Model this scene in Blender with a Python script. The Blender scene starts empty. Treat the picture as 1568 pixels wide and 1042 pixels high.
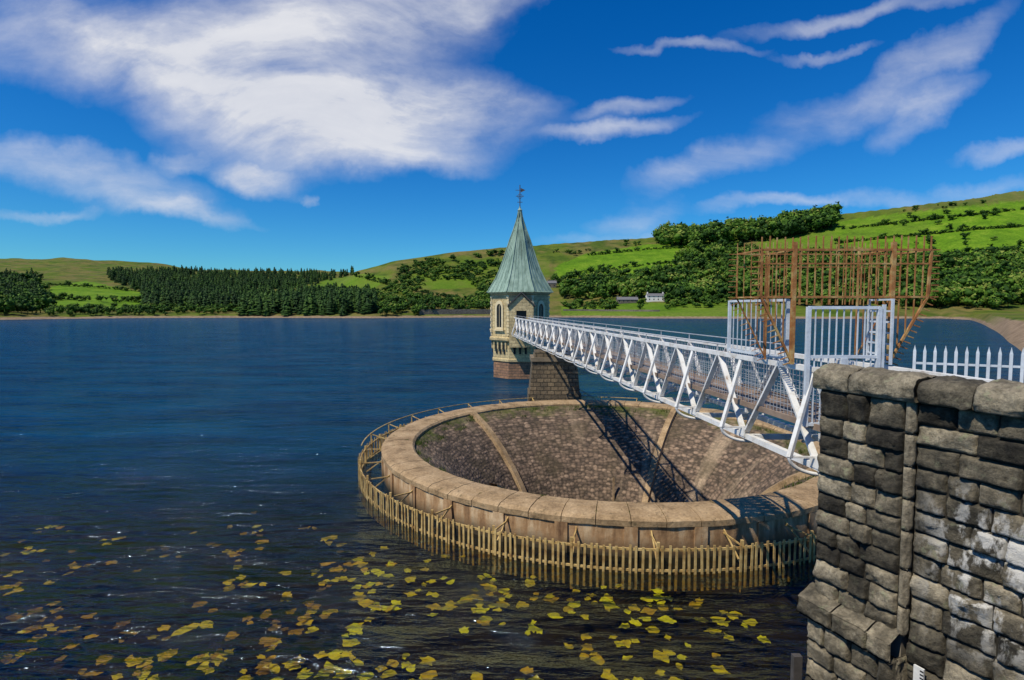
import bpy, math, random
import numpy as np
from mathutils import Vector, noise as mn
random.seed(7); rng=np.random.default_rng(7)
S=bpy.context.scene
H=9.5; F=850.0; PITCH=math.atan(51/850); C_,S_=math.cos(PITCH),math.sin(PITCH)
def bearing(x,y):
    """bearing (X/Y) and elevation (dz/Y) of an image pixel (x, y) from the viewpoint"""
    u=(x-784)/F; v=(y-521)/F; D=C_-S_*v
    return u/D, -(S_+C_*v)/D

# ---------------------------------------------------------------- materials
class NT:
    def __init__(s,tree): s.t=tree
    def n(s,typ,**k):
        nd=s.t.nodes.new(typ)
        for a,b in k.items():
            if a.startswith('i_'): 
                key=a[2:]
                key=int(key) if key.isdigit() else key.replace('_',' ')
                nd.inputs[key].default_value=b
            else: setattr(nd,a,b)
        return nd
    def l(s,a,b): s.t.links.new(a,b)
def newmat(name,rough=0.8,metal=0.0,spec=0.3):
    m=bpy.data.materials.new(name); m.use_nodes=True; t=NT(m.node_tree)
    b=m.node_tree.nodes['Principled BSDF']
    b.inputs['Roughness'].default_value=rough; b.inputs['Metallic'].default_value=metal
    b.inputs['Specular IOR Level'].default_value=spec
    return m,t,b
def ramp(t,fac,stops):
    r=t.n('ShaderNodeValToRGB'); e=r.color_ramp.elements
    while len(e)<len(stops): e.new(0.5)
    for i,(p,c) in enumerate(stops):
        e[i].position=p; e[i].color=(*c,1)
    t.l(fac,r.inputs[0]); return r.outputs[0]
def noise_(t,vec,scale,detail=6,rough=0.6):
    n=t.n('ShaderNodeTexNoise',i_Scale=scale,i_Detail=detail,i_Roughness=rough)
    t.l(vec,n.inputs['Vector']); return n.outputs[0]
def mix(t,fac,a,b,mode='MIX'):
    m=t.n('ShaderNodeMix',data_type='RGBA',blend_type=mode)
    for s,v in ((m.inputs[0],fac),(m.inputs[6],a),(m.inputs[7],b)):
        if isinstance(v,(int,float)): s.default_value=v
        elif isinstance(v,tuple): s.default_value=(*v,1)
        else: t.l(v,s)
    return m.outputs[2]
def math_(t,op,a,b=None,c=None):
    m=t.n('ShaderNodeMath',operation=op)
    for i,v in enumerate((a,b,c)):
        if v is None: continue
        if isinstance(v,(int,float)): m.inputs[i].default_value=v
        else: t.l(v,m.inputs[i])
    return m.outputs[0]
def bump(t,b,h,strength,dist):
    n=t.n('ShaderNodeBump',i_Strength=strength,i_Distance=dist)
    t.l(h,n.inputs['Height']); t.l(n.outputs[0],b.inputs['Normal'])
def simple(name,stops,scale=3,rough=0.85,bs=0.3,bd=0.02,metal=0,stretch=None,spec=0.3):
    m,t,b=newmat(name,rough,metal,spec)
    g=t.n('ShaderNodeNewGeometry'); v=g.outputs['Position']
    if stretch:
        mp=t.n('ShaderNodeMapping'); mp.inputs['Scale'].default_value=stretch; t.l(v,mp.inputs[0]); v=mp.outputs[0]
    n=noise_(t,v,scale)
    t.l(ramp(t,n,stops),b.inputs['Base Color'])
    bump(t,b,noise_(t,v,scale*5),bs,bd)
    return m
def masonry(name,c1,c2,mortar,bw=0.5,bh=0.28,bs=0.6,ms=0.02,stain=(0.03,0.028,0.022),sf=0.5,bd=0.05):
    m,t,b=newmat(name,0.9)
    uv=t.n('ShaderNodeTexCoord').outputs['UV']
    g=t.n('ShaderNodeNewGeometry').outputs['Position']
    br=t.n('ShaderNodeTexBrick',i_Scale=1.0,i_Mortar_Size=ms,i_Bias=0.0)
    br.inputs['Brick Width'].default_value=bw; br.inputs['Row Height'].default_value=bh
    br.inputs['Color1'].default_value=(*c1,1); br.inputs['Color2'].default_value=(*c2,1); br.inputs['Mortar'].default_value=(*mortar,1)
    t.l(uv,br.inputs['Vector'])
    big=noise_(t,g,0.7,5); fac=ramp(t,big,[(0.42,(0,0,0)),(0.68,(sf,)*3)])
    col=mix(t,fac,br.outputs[0],stain)
    fine=noise_(t,g,6,5)
    col=mix(t,0.55,col,ramp(t,fine,[(0.25,(0.25,)*3),(0.7,(1.3,)*3)]),'MULTIPLY')
    t.l(col,b.inputs['Base Color'])
    h=math_(t,'SUBTRACT',math_(t,'MULTIPLY',fine,0.7),br.outputs['Fac'])
    bump(t,b,h,bs,bd)
    return m

# ---------------------------------------------------------------- mesh builder
class MB:
    def __init__(s): s.v=[];s.f=[];s.m=[];s.sm=[]
    def face(s,pts,mat=0,smooth=False):
        i=len(s.v); s.v+= [tuple(p) for p in pts]; s.f.append(tuple(range(i,i+len(pts)))); s.m.append(mat); s.sm.append(smooth)
    def add(s,vs,fs,mat=0,smooth=False):
        i=len(s.v); s.v+=[tuple(p) for p in vs]
        for f in fs: s.f.append(tuple(i+k for k in f)); s.m.append(mat); s.sm.append(smooth)
    def box(s,x0,x1,y0,y1,z0,z1,mat=0):
        v=[(x0,y0,z0),(x1,y0,z0),(x1,y1,z0),(x0,y1,z0),(x0,y0,z1),(x1,y0,z1),(x1,y1,z1),(x0,y1,z1)]
        s.add(v,[(3,2,1,0),(4,5,6,7),(0,1,5,4),(1,2,6,5),(2,3,7,6),(3,0,4,7)],mat)
    def prism(s,poly,z0,z1,mat=0,top=None):
        n=len(poly); v=[(x,y,z0) for x,y in poly]+[(x,y,z1) for x,y in poly]
        s.add(v,[tuple((i,(i+1)%n,n+(i+1)%n,n+i)) for i in range(n)],mat)
        s.add(v,[tuple(range(n-1,-1,-1)),tuple(range(n,2*n))],mat if top is None else top)
    def beam(s,p,q,w,h=None,mat=0,up=(0,0,1)):
        h=h or w; p=Vector(p);q=Vector(q); d=(q-p)
        if d.length<1e-6: return
        d.normalize(); u=Vector(up)
        if abs(d.dot(u))>0.99: u=Vector((0,1,0))
        a=d.cross(u).normalized()*w/2; b=d.cross(a).normalized()*h/2
        v=[p-a-b,p+a-b,p+a+b,p-a+b,q-a-b,q+a-b,q+a+b,q-a+b]
        s.add(v,[(0,1,2,3),(7,6,5,4),(4,5,1,0),(5,6,2,1),(6,7,3,2),(7,4,0,3)],mat)
    def tube(s,pts,r,n=8,mat=0):
        pts=[Vector(p) for p in pts]; vs=[];fs=[]
        for i,p in enumerate(pts):
            d=(pts[min(i+1,len(pts)-1)]-pts[max(i-1,0)]).normalized()
            u=Vector((0,0,1)) if abs(d.z)<0.95 else Vector((0,1,0))
            a=d.cross(u).normalized(); b=d.cross(a)
            for k in range(n):
                t=2*math.pi*k/n; vs.append(p+(a*math.cos(t)+b*math.sin(t))*r)
        for i in range(len(pts)-1):
            for k in range(n): fs.append((i*n+k,i*n+(k+1)%n,(i+1)*n+(k+1)%n,(i+1)*n+k))
        s.add(vs,fs,mat,True)
    def loft(s,cx,cy,prof,n,rot=0,mat=0,smooth=False,cap=True):
        vs=[]
        for r,z in prof:
            for k in range(n):
                a=rot+2*math.pi*k/n; vs.append((cx+r*math.cos(a),cy+r*math.sin(a),z))
        fs=[(i*n+k,i*n+(k+1)%n,(i+1)*n+(k+1)%n,(i+1)*n+k) for i in range(len(prof)-1) for k in range(n)]
        s.add(vs,fs,mat,smooth)
        if cap: s.add(vs[-n:],[tuple(range(n))],mat)
    def obj(s,name,mats,uv=True):
        me=bpy.data.meshes.new(name); me.from_pydata(s.v,[],s.f); 
        for m in mats: me.materials.append(m)
        me.polygons.foreach_set('material_index',s.m); me.polygons.foreach_set('use_smooth',s.sm)
        if uv:
            me.update(); L=me.uv_layers.new(name='UVMap').data
            for p in me.polygons:
                n=p.normal
                if abs(n.z)<0.75:
                    tx,ty=-n.y,n.x; l=math.hypot(tx,ty) or 1; tx/=l;ty/=l
                    for li in p.loop_indices:
                        c=me.vertices[me.loops[li].vertex_index].co; L[li].uv=(c.x*tx+c.y*ty,c.z)
                else:
                    for li in p.loop_indices:
                        c=me.vertices[me.loops[li].vertex_index].co; L[li].uv=(c.x,c.y)
        me.update()
        o=bpy.data.objects.new(name,me); S.collection.objects.link(o); return o

# ---------------------------------------------------------------- camera, sun, world
cam=bpy.data.cameras.new('camera'); co=bpy.data.objects.new('camera',cam); S.collection.objects.link(co)
co.location=(0,0,H); co.rotation_euler=(math.pi/2-PITCH,0,0); cam.lens=36*F/1568; cam.clip_end=20000; cam.clip_start=0.1
S.camera=co
sd=Vector((3.3,2.5,-6.0)).normalized()
sun=bpy.data.lights.new('sun','SUN'); so=bpy.data.objects.new('sun',sun); S.collection.objects.link(so)
so.rotation_euler=sd.to_track_quat('-Z','Y').to_euler(); sun.energy=5.0; sun.angle=math.radians(0.5); sun.color=(1,0.91,0.75)
W=bpy.data.worlds.new('World'); S.world=W; W.use_nodes=True; wt=NT(W.node_tree)
bg=W.node_tree.nodes['Background']; bg.inputs[1].default_value=0.1
sky=wt.n('ShaderNodeTexSky',sky_type='NISHITA',sun_disc=False)
sky.sun_elevation=math.asin(-sd.z); sky.sun_rotation=math.atan2(-sd.x,-sd.y)%(2*math.pi)
sky.air_density=1.0; sky.dust_density=0.3; sky.ozone_density=3.0
hs=wt.n('ShaderNodeHueSaturation',i_Saturation=1.45,i_Value=0.92); wt.l(sky.outputs[0],hs.inputs['Color'])
tint=mix(wt,1.0,hs.outputs[0],(0.36,0.93,1.27),'MULTIPLY')
tc=wt.n('ShaderNodeTexCoord').outputs['Generated']
sx=wt.n('ShaderNodeSeparateXYZ'); wt.l(tc,sx.inputs[0])
yy=math_(wt,'MAXIMUM',sx.outputs[1],0.04)
cx=wt.n('ShaderNodeCombineXYZ'); wt.l(math_(wt,'DIVIDE',sx.outputs[0],yy),cx.inputs[0]); wt.l(math_(wt,'DIVIDE',sx.outputs[2],yy),cx.inputs[1])
P=cx.outputs[0]
def warp(vec,scale,amt,detail=4,rg=0.5):
    n=wt.n('ShaderNodeTexNoise',i_Scale=scale,i_Detail=detail,i_Roughness=rg); wt.l(vec,n.inputs['Vector'])
    s=wt.n('ShaderNodeVectorMath',operation='SUBTRACT'); wt.l(n.outputs['Color'],s.inputs[0]); s.inputs[1].default_value=(0.5,0.5,0.5)
    m=wt.n('ShaderNodeVectorMath',operation='MULTIPLY_ADD'); wt.l(s.outputs[0],m.inputs[0]); m.inputs[1].default_value=(amt*1.5,amt,0); wt.l(vec,m.inputs[2])
    return m.outputs[0]
Pw=warp(P,3.4,0.15,6,0.6)
clouds=[(290,115,300,80,-16,0.95),(470,40,290,90,10,0.95),(530,180,270,72,0,1.25),(730,5,150,34,22,0.7),(160,70,110,45,-30,0.35),(700,165,130,28,4,0.8),(600,240,130,24,-6,0.75),
 (130,265,230,30,-14,0.5),(270,316,120,15,-12,0.55),(400,270,72,22,-6,1.0),(280,247,60,16,6,0.5),(478,298,16,8,0,0.7),(60,312,90,9,0,0.45),
 (1420,100,130,26,38,0.5),(1300,170,150,30,12,0.42),(1410,175,80,28,35,0.55),(1060,73,110,9,-3,0.55),(1290,25,190,14,9,0.48),(1270,82,90,8,4,0.45),
 (930,205,110,13,5,0.55),(960,168,70,14,10,0.4),(1090,255,130,24,14,0.45),(1180,312,110,11,4,0.45),(975,325,80,20,10,0.4),(1430,292,190,14,4,0.36),(1545,235,80,12,8,0.42),(20,40,60,40,60,0.3),(960,358,140,12,4,0.3)]
acc=None
for (x,y,ra,rb,ang,st) in clouds:
    a,e=bearing(x,y)
    mp=wt.n('ShaderNodeMapping',vector_type='TEXTURE'); wt.l(Pw,mp.inputs[0])
    mp.inputs['Location'].default_value=(a,e,0); mp.inputs['Rotation'].default_value=(0,0,math.radians(ang)); mp.inputs['Scale'].default_value=(ra*1.3/F,rb*1.45/F,1)
    ln=wt.n('ShaderNodeVectorMath',operation='LENGTH'); wt.l(mp.outputs[0],ln.inputs[0])
    mr=wt.n('ShaderNodeMapRange',interpolation_type='SMOOTHSTEP'); wt.l(ln.outputs['Value'],mr.inputs[0])
    mr.inputs[1].default_value=1.1; mr.inputs[2].default_value=0.1; mr.inputs[3].default_value=0; mr.inputs[4].default_value=st
    acc=mr.outputs[0] if acc is None else math_(wt,'ADD',math_(wt,'MULTIPLY',math_(wt,'MINIMUM',acc,mr.outputs[0]),0.4),math_(wt,'MAXIMUM',acc,mr.outputs[0]))
mp=wt.n('ShaderNodeMapping'); mp.inputs['Rotation'].default_value=(0,0,math.radians(-16)); mp.inputs['Scale'].default_value=(1.3,4.2,1); wt.l(warp(P,1.6,0.35,2),mp.inputs[0])
n1=noise_(wt,mp.outputs[0],2.4,8,0.6)
mp2=wt.n('ShaderNodeMapping'); mp2.inputs['Rotation'].default_value=(0,0,math.radians(35)); mp2.inputs['Scale'].default_value=(1.2,3.4,1); wt.l(Pw,mp2.inputs[0])
n2=noise_(wt,mp2.outputs[0],3.2,6,0.6)
nn=math_(wt,'ADD',math_(wt,'MULTIPLY',n1,0.6),math_(wt,'MULTIPLY',n2,0.4))
dens=math_(wt,'MULTIPLY',acc,math_(wt,'MULTIPLY_ADD',nn,4.0,-1.08))
mr=wt.n('ShaderNodeMapRange'); wt.l(dens,mr.inputs[0]); mr.inputs[1].default_value=0.04; mr.inputs[2].default_value=1.2; mr.inputs[4].default_value=0.9
ccol=mix(wt,math_(wt,'MULTIPLY_ADD',nn,3.0,-0.9),(6.0,6.3,7.1),(8.4,8.4,8.6))
wt.l(mix(wt,mr.outputs[0],tint,ccol),bg.inputs[0])
S.view_settings.view_transform='Standard'; S.view_settings.look='None'; S.view_settings.exposure=0

# ---------------------------------------------------------------- terrain
def ia(xs,vals,a): return np.interp(a,[(x-784)/F for x in xs],vals)
Rx=[-900,400,460,500,545,600,680,760,900,1005,1130,1275,1400,1568,2600]
Ry=[520,520,500,450,419,405,391,383,373,367,358,332,319,298,260]
Lx=[-1500,0,100,240,300,545,700,2600]; Ly=[396,398,398,405,414,419,428,440]
def shoreY(a): return ia([-1500,-300,0,215,370,570,640,760,900,1000,1300,1440,1485,1515,1545,1568,1700,2600],[300,380,405,470,480,460,480,500,490,450,440,450,400,250,150,115,75,50],a)
def fnoise(X,Y,s,seed=0):
    r=np.random.default_rng(seed); o=0
    for i in range(9):
        k=r.normal(size=2)*s*(1+i*0.35); o=o+np.sin(X*k[0]+Y*k[1]+r.uniform(0,6.28))/(1+i*0.35)
    return o/3
def height(a,Y):
    X=a*Y; Ys=shoreY(a)
    YR=850+60*np.sin(a*5)
    hr=np.maximum(0,H+ia(Rx,[(470-y)/F for y in Ry],a)*YR)
    Yb=np.where(a>0.7,np.maximum(Ys,430),Ys)
    s=(Y-Yb)/(YR-Yb); sc=np.clip(s,0,1)
    R=hr*np.where(s<=1,sc**1.35,1-0.35*np.clip(s-1,0,3)**0.9*0.6)
    YL=1700; hl=np.maximum(0,H+ia(Lx,[(470-y)/F for y in Ly],a)*YL)
    s2=(Y-Yb)/(YL-Yb); L=hl*np.where(s2<=1,np.clip(s2,0,1)**1.25,1-0.3*np.clip(s2-1,0,3))
    z=np.maximum(R,L)
    amp=np.clip((Y-Yb)/200,0,1)*np.clip(1.1-np.maximum(s,0)*np.where(R>L,1,0)*0.75,0.3,1)
    z=z+amp*(fnoise(X,Y,0.012,3)*4+fnoise(X,Y,0.05,5)*1.2)
    near=np.clip((a-0.8)/0.06,0,1); t=Y-Ys
    bank=(1-near)*2.5*np.clip(t/14,0,1)+near*5.0*np.clip(t/80,0,1)
    z=np.where(t>0,z+bank+0.0,t*0.12)
    return np.maximum(z,-3)
NA,NR=900,330
A=np.linspace(-2.0,1.9,NA)
tau=np.linspace(-0.03,1,NR)
AA,TT=np.meshgrid(A,tau,indexing='ij')
Ys=shoreY(AA); YY=np.where(TT>0,Ys+(3600-Ys)*np.abs(TT)**1.9,Ys+TT*900)
ZZ=height(AA,YY); XX=AA*YY
def pip(poly,x,y):
    inside=np.zeros(x.shape,bool); n=len(poly)
    for i in range(n):
        x0,y0=poly[i];x1,y1=poly[(i+1)%n]
        c=((y0>y)!=(y1>y)); 
        with np.errstate(divide='ignore',invalid='ignore'): xi=(x1-x0)*(y-y0)/((y1-y0) if y1!=y0 else 1e-9)+x0
        inside^=c&(x<xi)
    return inside
def rp(poly): return [bearing(*p) for p in poly]
fields=[([(900,388),(1000,374),(1130,372),(1125,398),(1010,413),(960,423),(850,426),(850,408)],0.95),
 ([(1280,340),(1420,322),(1420,360),(1280,374)],0.8),([(1420,322),(1700,292),(1700,385),(1500,394),(1430,392),(1280,374),(1420,360)],0.95),
 ([(75,440),(130,430),(228,450),(228,476),(70,476)],0.9),
 ([(860,468),(1140,462),(1140,486),(860,486)],0.6),([(500,428),(560,419),(600,424),(560,450),(470,445)],0.6),([(610,422),(700,412),(740,420),(740,440),(620,444)],0.45),
 ([(700,400),(800,395),(840,400),(840,425),(720,428)],0.3),([(1160,360),(1280,350),(1280,392),(1160,392)],0.6),([(1000,376),(1130,360),(1130,372),(1000,376)],.5)]
EE=(ZZ-H)/YY; jit=fnoise(XX,YY,0.05,9)*0.003
fld=np.zeros(AA.shape)
for poly,v in fields: fld=np.where(pip(rp(poly),AA+jit,EE+jit*0.5),v,fld)
me=bpy.data.meshes.new('hills'); nv=NA*NR
me.vertices.add(nv); me.vertices.foreach_set('co',np.stack([XX,YY,ZZ],-1).reshape(-1).astype(np.float32))
idx=np.arange(nv).reshape(NA,NR); q=np.stack([idx[:-1,:-1],idx[1:,:-1],idx[1:,1:],idx[:-1,1:]],-1).reshape(-1,4)
def setfaces(me,q):
    k=q.shape[1]; me.loops.add(q.size); me.loops.foreach_set('vertex_index',q.reshape(-1).astype(np.int32))
    me.polygons.add(len(q)); me.polygons.foreach_set('loop_start',(np.arange(len(q))*k).astype(np.int32)); 
    try: me.polygons.foreach_set('loop_total',np.full(len(q),k,np.int32))
    except Exception: pass
setfaces(me,q); me.update(calc_edges=True)
me.polygons.foreach_set('use_smooth',np.ones(len(q),bool))
at=me.attributes.new('field','FLOAT','POINT'); at.data.foreach_set('value',fld.reshape(-1).astype(np.float32))
mh,t,b=newmat('hillside_grass',0.95,spec=0.1)
g=t.n('ShaderNodeNewGeometry').outputs['Position']; fa=t.n('ShaderNodeAttribute',attribute_name='field').outputs['Fac']
big=noise_(t,g,0.012,6); mid=noise_(t,g,0.05,7,0.65); fine=noise_(t,g,0.4,6,0.7)
rough_=ramp(t,big,[(0.34,(0.055,0.10,0.010)),(0.46,(0.10,0.135,0.016)),(0.55,(0.15,0.13,0.04)),(0.66,(0.07,0.105,0.014))])
rough_=mix(t,ramp(t,mid,[(0.48,(0,0,0)),(0.66,(0.85,)*3)]),rough_,(0.028,0.06,0.008))
rough_=mix(t,ramp(t,noise_(t,g,0.03,5),[(0.58,(0,0,0)),(0.7,(0.6,)*3)]),rough_,(0.19,0.13,0.05))
fieldc=ramp(t,mid,[(0.3,(0.055,0.13,0.006)),(0.5,(0.095,0.20,0.008)),(0.7,(0.17,0.26,0.02))])
col=mix(t,fa,rough_,fieldc)
col=mix(t,0.6,col,ramp(t,fine,[(0.3,(0.5,)*3),(0.7,(1.35,)*3)]),'MULTIPLY')
sz=t.n('ShaderNodeSeparateXYZ'); t.l(g,sz.inputs[0])
mt_=t.n('ShaderNodeMapRange'); t.l(math_(t,'MULTIPLY_ADD',mid,60,sz.outputs[2]),mt_.inputs[0]); mt_.inputs[1].default_value=175; mt_.inputs[2].default_value=205; mt_.inputs[4].default_value=.6
col=mix(t,mt_.outputs[0],col,(0.13,0.15,0.04))
zz=math_(t,'ADD',sz.outputs[2],math_(t,'MULTIPLY',mid,-2.4))
mrr=t.n('ShaderNodeMapRange'); t.l(zz,mrr.inputs[0]); mrr.inputs[1].default_value=0.7; mrr.inputs[2].default_value=-0.1
nearm=t.n('ShaderNodeMapRange'); t.l(sz.outputs[1],nearm.inputs[0]); nearm.inputs[1].default_value=330; nearm.inputs[2].default_value=230
zn=t.n('ShaderNodeMapRange'); t.l(math_(t,'MULTIPLY_ADD',mid,1.5,sz.outputs[2]),zn.inputs[0]); zn.inputs[1].default_value=5.6; zn.inputs[2].default_value=5.0
sand=math_(t,'MAXIMUM',mrr.outputs[0],math_(t,'MULTIPLY',nearm.outputs[0],zn.outputs[0]))
col=mix(t,sand,col,ramp(t,fine,[(0.3,(0.13,0.09,0.06)),(0.7,(0.32,0.24,0.16))]))
t.l(col,b.inputs['Base Color']); bump(t,b,fine,0.6,0.8)
me.materials.append(mh)
ho=bpy.data.objects.new('hills',me); S.collection.objects.link(ho)

SC=(5.83,34.0)
def ringsheet(name,z,radii,mats):
    wb=MB(); N=96; prev=None
    for R in radii:
        cur=[(SC[0]+R*math.cos(2*math.pi*k/N),SC[1]+R*math.sin(2*math.pi*k/N),z) for k in range(N)]
        if prev:
            for k in range(N): wb.face([prev[k],cur[k],cur[(k+1)%N],prev[(k+1)%N]])
        prev=cur
    return wb.obj(name,mats,uv=False)
ringsheet('ground',-1.25,(13.3,40,200,2000,12000),[simple('lake_bed',[(0.35,(0.004,0.003,0.002)),(0.62,(0.012,0.009,0.005)),(0.8,(0.05,0.034,0.014))],0.9)])

# ---------------------------------------------------------------- water
m=bpy.data.materials.new('lake_water'); m.use_nodes=True; t=NT(m.node_tree); m.node_tree.nodes.remove(m.node_tree.nodes['Principled BSDF'])
out=m.node_tree.nodes['Material Output']
g=t.n('ShaderNodeNewGeometry').outputs['Position']
mp=t.n('ShaderNodeMapping'); mp.inputs['Rotation'].default_value=(0,0,math.radians(16)); mp.inputs['Scale'].default_value=(0.42,1.35,1); t.l(g,mp.inputs[0])
w1=noise_(t,mp.outputs[0],0.62,3,0.5); w2=noise_(t,mp.outputs[0],2.3,4,0.6); w3=noise_(t,g,0.09,3,0.5); w4=noise_(t,mp.outputs[0],0.16,3,0.6)
hh=math_(t,'ADD',math_(t,'MULTIPLY',w1,1.5),math_(t,'MULTIPLY',w2,0.34))
hh=math_(t,'ADD',math_(t,'MULTIPLY',hh,math_(t,'MULTIPLY_ADD',w3,1.4,0.4)),math_(t,'MULTIPLY',w4,3.0))
bn=t.n('ShaderNodeBump',i_Strength=1.0,i_Distance=0.55); t.l(hh,bn.inputs['Height'])
big=noise_(t,g,0.06,3)
sz=t.n('ShaderNodeSeparateXYZ'); t.l(g,sz.inputs[0])
mr=t.n('ShaderNodeMapRange',interpolation_type='SMOOTHSTEP'); t.l(math_(t,'MULTIPLY_ADD',big,12,sz.outputs[1]),mr.inputs[0]); mr.inputs[1].default_value=24; mr.inputs[2].default_value=50
fr=t.n('ShaderNodeFresnel',i_IOR=1.33); t.l(bn.outputs[0],fr.inputs['Normal'])
gl=t.n('ShaderNodeBsdfGlossy',i_Roughness=0.05); gl.inputs['Color'].default_value=(.55,.78,1,1); t.l(bn.outputs[0],gl.inputs['Normal'])
tr=t.n('ShaderNodeBsdfTransparent'); tr.inputs['Color'].default_value=(.88,.80,.46,1)
murk=t.n('ShaderNodeBsdfDiffuse'); murk.inputs['Color'].default_value=(.002,.003,.004,1)
deep=t.n('ShaderNodeBsdfDiffuse'); t.l(ramp(t,w4,[(.35,(.001,.018,.048)),(.65,(.002,.042,.092))]),deep.inputs['Color'])
mx1=t.n('ShaderNodeMixShader',i_Fac=.15); t.l(tr.outputs[0],mx1.inputs[1]); t.l(murk.outputs[0],mx1.inputs[2])
mx2=t.n('ShaderNodeMixShader'); t.l(mr.outputs[0],mx2.inputs[0]); t.l(mx1.outputs[0],mx2.inputs[1]); t.l(deep.outputs[0],mx2.inputs[2])
mx3=t.n('ShaderNodeMixShader'); t.l(fr.outputs[0],mx3.inputs[0]); t.l(mx2.outputs[0],mx3.inputs[1]); t.l(gl.outputs[0],mx3.inputs[2])
t.l(mx3.outputs[0],out.inputs['Surface'])
ringsheet('water',0,(13.3,30,90,300,1200,3000),[m])

# ---------------------------------------------------------------- distant trees
def tri_mesh(name,V,Fc,tintv,mat):
    me=bpy.data.meshes.new(name); me.vertices.add(len(V)); me.vertices.foreach_set('co',V.reshape(-1).astype(np.float32))
    setfaces(me,Fc); me.update(calc_edges=True)
    a=me.attributes.new('tint','FLOAT','POINT'); a.data.foreach_set('value',tintv.astype(np.float32))
    me.materials.append(mat); o=bpy.data.objects.new(name,me); S.collection.objects.link(o); return o
def leafmat(name,stops):
    m,t,b=newmat(name,0.7,spec=0.15)
    a=t.n('ShaderNodeAttribute',attribute_name='tint').outputs['Fac']
    t.l(ramp(t,a,stops),b.inputs['Base Color']); return m
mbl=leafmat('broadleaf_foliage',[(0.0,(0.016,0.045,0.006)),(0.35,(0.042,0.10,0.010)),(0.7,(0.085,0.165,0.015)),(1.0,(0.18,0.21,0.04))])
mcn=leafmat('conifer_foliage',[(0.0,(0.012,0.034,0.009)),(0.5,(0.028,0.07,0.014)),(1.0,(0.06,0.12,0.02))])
def tmpl_broad(seed,n=95):
    r=np.random.default_rng(seed); vs=[];fs=[];ti=[]
    nl=7; cen=np.stack([r.uniform(-.28,.28,nl),r.uniform(-.28,.28,nl),r.uniform(.35,.82,nl)],-1); rad=r.uniform(.16,.27,nl)
    for i in range(n):
        c=r.integers(nl); d=r.normal(size=3); d/=np.linalg.norm(d)
        p=cen[c]+d*rad[c]*r.uniform(.75,1.15)
        t1=np.cross(d,r.normal(size=3)); t1/=np.linalg.norm(t1); t2=np.cross(d,t1)+d*r.uniform(-.7,.7); s=r.uniform(.05,.11)
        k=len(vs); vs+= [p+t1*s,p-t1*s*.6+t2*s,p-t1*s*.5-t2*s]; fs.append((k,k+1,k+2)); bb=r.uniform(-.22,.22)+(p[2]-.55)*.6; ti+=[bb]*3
    for c in range(nl):
        k=len(vs); rr=rad[c]*.8
        o=[(1,0,0),(-1,0,0),(0,1,0),(0,-1,0),(0,0,1),(0,0,-1)]
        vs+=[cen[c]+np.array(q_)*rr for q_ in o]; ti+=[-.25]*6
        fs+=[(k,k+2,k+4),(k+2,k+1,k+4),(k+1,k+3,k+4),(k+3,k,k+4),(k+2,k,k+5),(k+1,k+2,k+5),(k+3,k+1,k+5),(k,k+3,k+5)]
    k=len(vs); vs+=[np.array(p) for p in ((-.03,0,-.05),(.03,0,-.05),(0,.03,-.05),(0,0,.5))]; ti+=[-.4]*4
    fs+=[(k,k+1,k+3),(k+1,k+2,k+3),(k+2,k,k+3)]
    return np.array(vs),np.array(fs),np.array(ti)
def tmpl_con(seed,n=75):
    r=np.random.default_rng(seed); vs=[];fs=[];ti=[]
    for i in range(n):
        z=r.uniform(.06,.97); a=r.uniform(0,6.28); R=.2*(1-z)**.85+.015; 
        p=np.array([math.cos(a)*R*.4,math.sin(a)*R*.4,z+.03]); o=np.array([math.cos(a)*R*r.uniform(.9,1.25),math.sin(a)*R*r.uniform(.9,1.25),z-.05]); 
        tt=np.array([-math.sin(a),math.cos(a),0])*(.03+R*.35)
        k=len(vs); vs+=[p,o+tt,o-tt]; fs.append((k,k+1,k+2)); ti+=[r.uniform(-.15,.2)]*3
    k=len(vs); m=6
    for j in range(m): vs.append(np.array([.14*math.cos(j*6.283/m),.14*math.sin(j*6.283/m),.02]))
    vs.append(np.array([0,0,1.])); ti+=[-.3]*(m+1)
    fs+=[(k+j,k+(j+1)%m,k+m) for j in range(m)]
    return np.array(vs),np.array(fs),np.array(ti)
TB=[tmpl_broad(i) for i in range(8)]; TCn=[tmpl_con(i) for i in range(5)]
def locate(a,e):
    Ysh=max(float(shoreY(a)),380); Yg=np.linspace(Ysh+1,2200,1500); z=height(np.full(1500,a),Yg)
    k=np.argmax((z-H)/Yg>=e)
    if (z[k]-H)/Yg[k]<e: return None
    return a*Yg[k],Yg[k],z[k]
HOUSES=[(1003,461),(960,464),(845,440)]
HP=[locate(*bearing(*h)) for h in HOUSES]
def plant(a,Y,h0,h1,tint0,tv,out):
    z=float(height(np.array([a]),np.array([Y]))[0])
    if z<1 or Y<360: return
    for hx,hy,hz in HP:
        if abs(a-hx/hy)<.021 and Y<hy+9: return
    patch=mn.noise(Vector((a*Y*.018,Y*.018,3.)))*.4
    out.append((a*Y,Y,z,rng.uniform(h0,h1),np.clip(rng.normal(tint0,tv)+patch,0,1)))
def scatter(poly,n,h0,h1,tint0=0.4,tv=0.22,clump=None):
    poly=rp(poly); xs=[p[0] for p in poly]; ys=[p[1] for p in poly]; out=[]; tries=0
    while len(out)<n and tries<n*6:
        tries+=1; a=rng.uniform(min(xs),max(xs)); e=rng.uniform(min(ys),max(ys))
        if not pip(poly,np.array([a]),np.array([e]))[0]: continue
        if clump is not None and mn.noise(Vector((a*clump,e*clump*2.5,clump)))<.08: continue
        p=locate(a,e)
        if p is None: continue
        plant(a,p[1]+rng.uniform(-6,6),h0,h1,tint0,tv,out)
    return out
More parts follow.
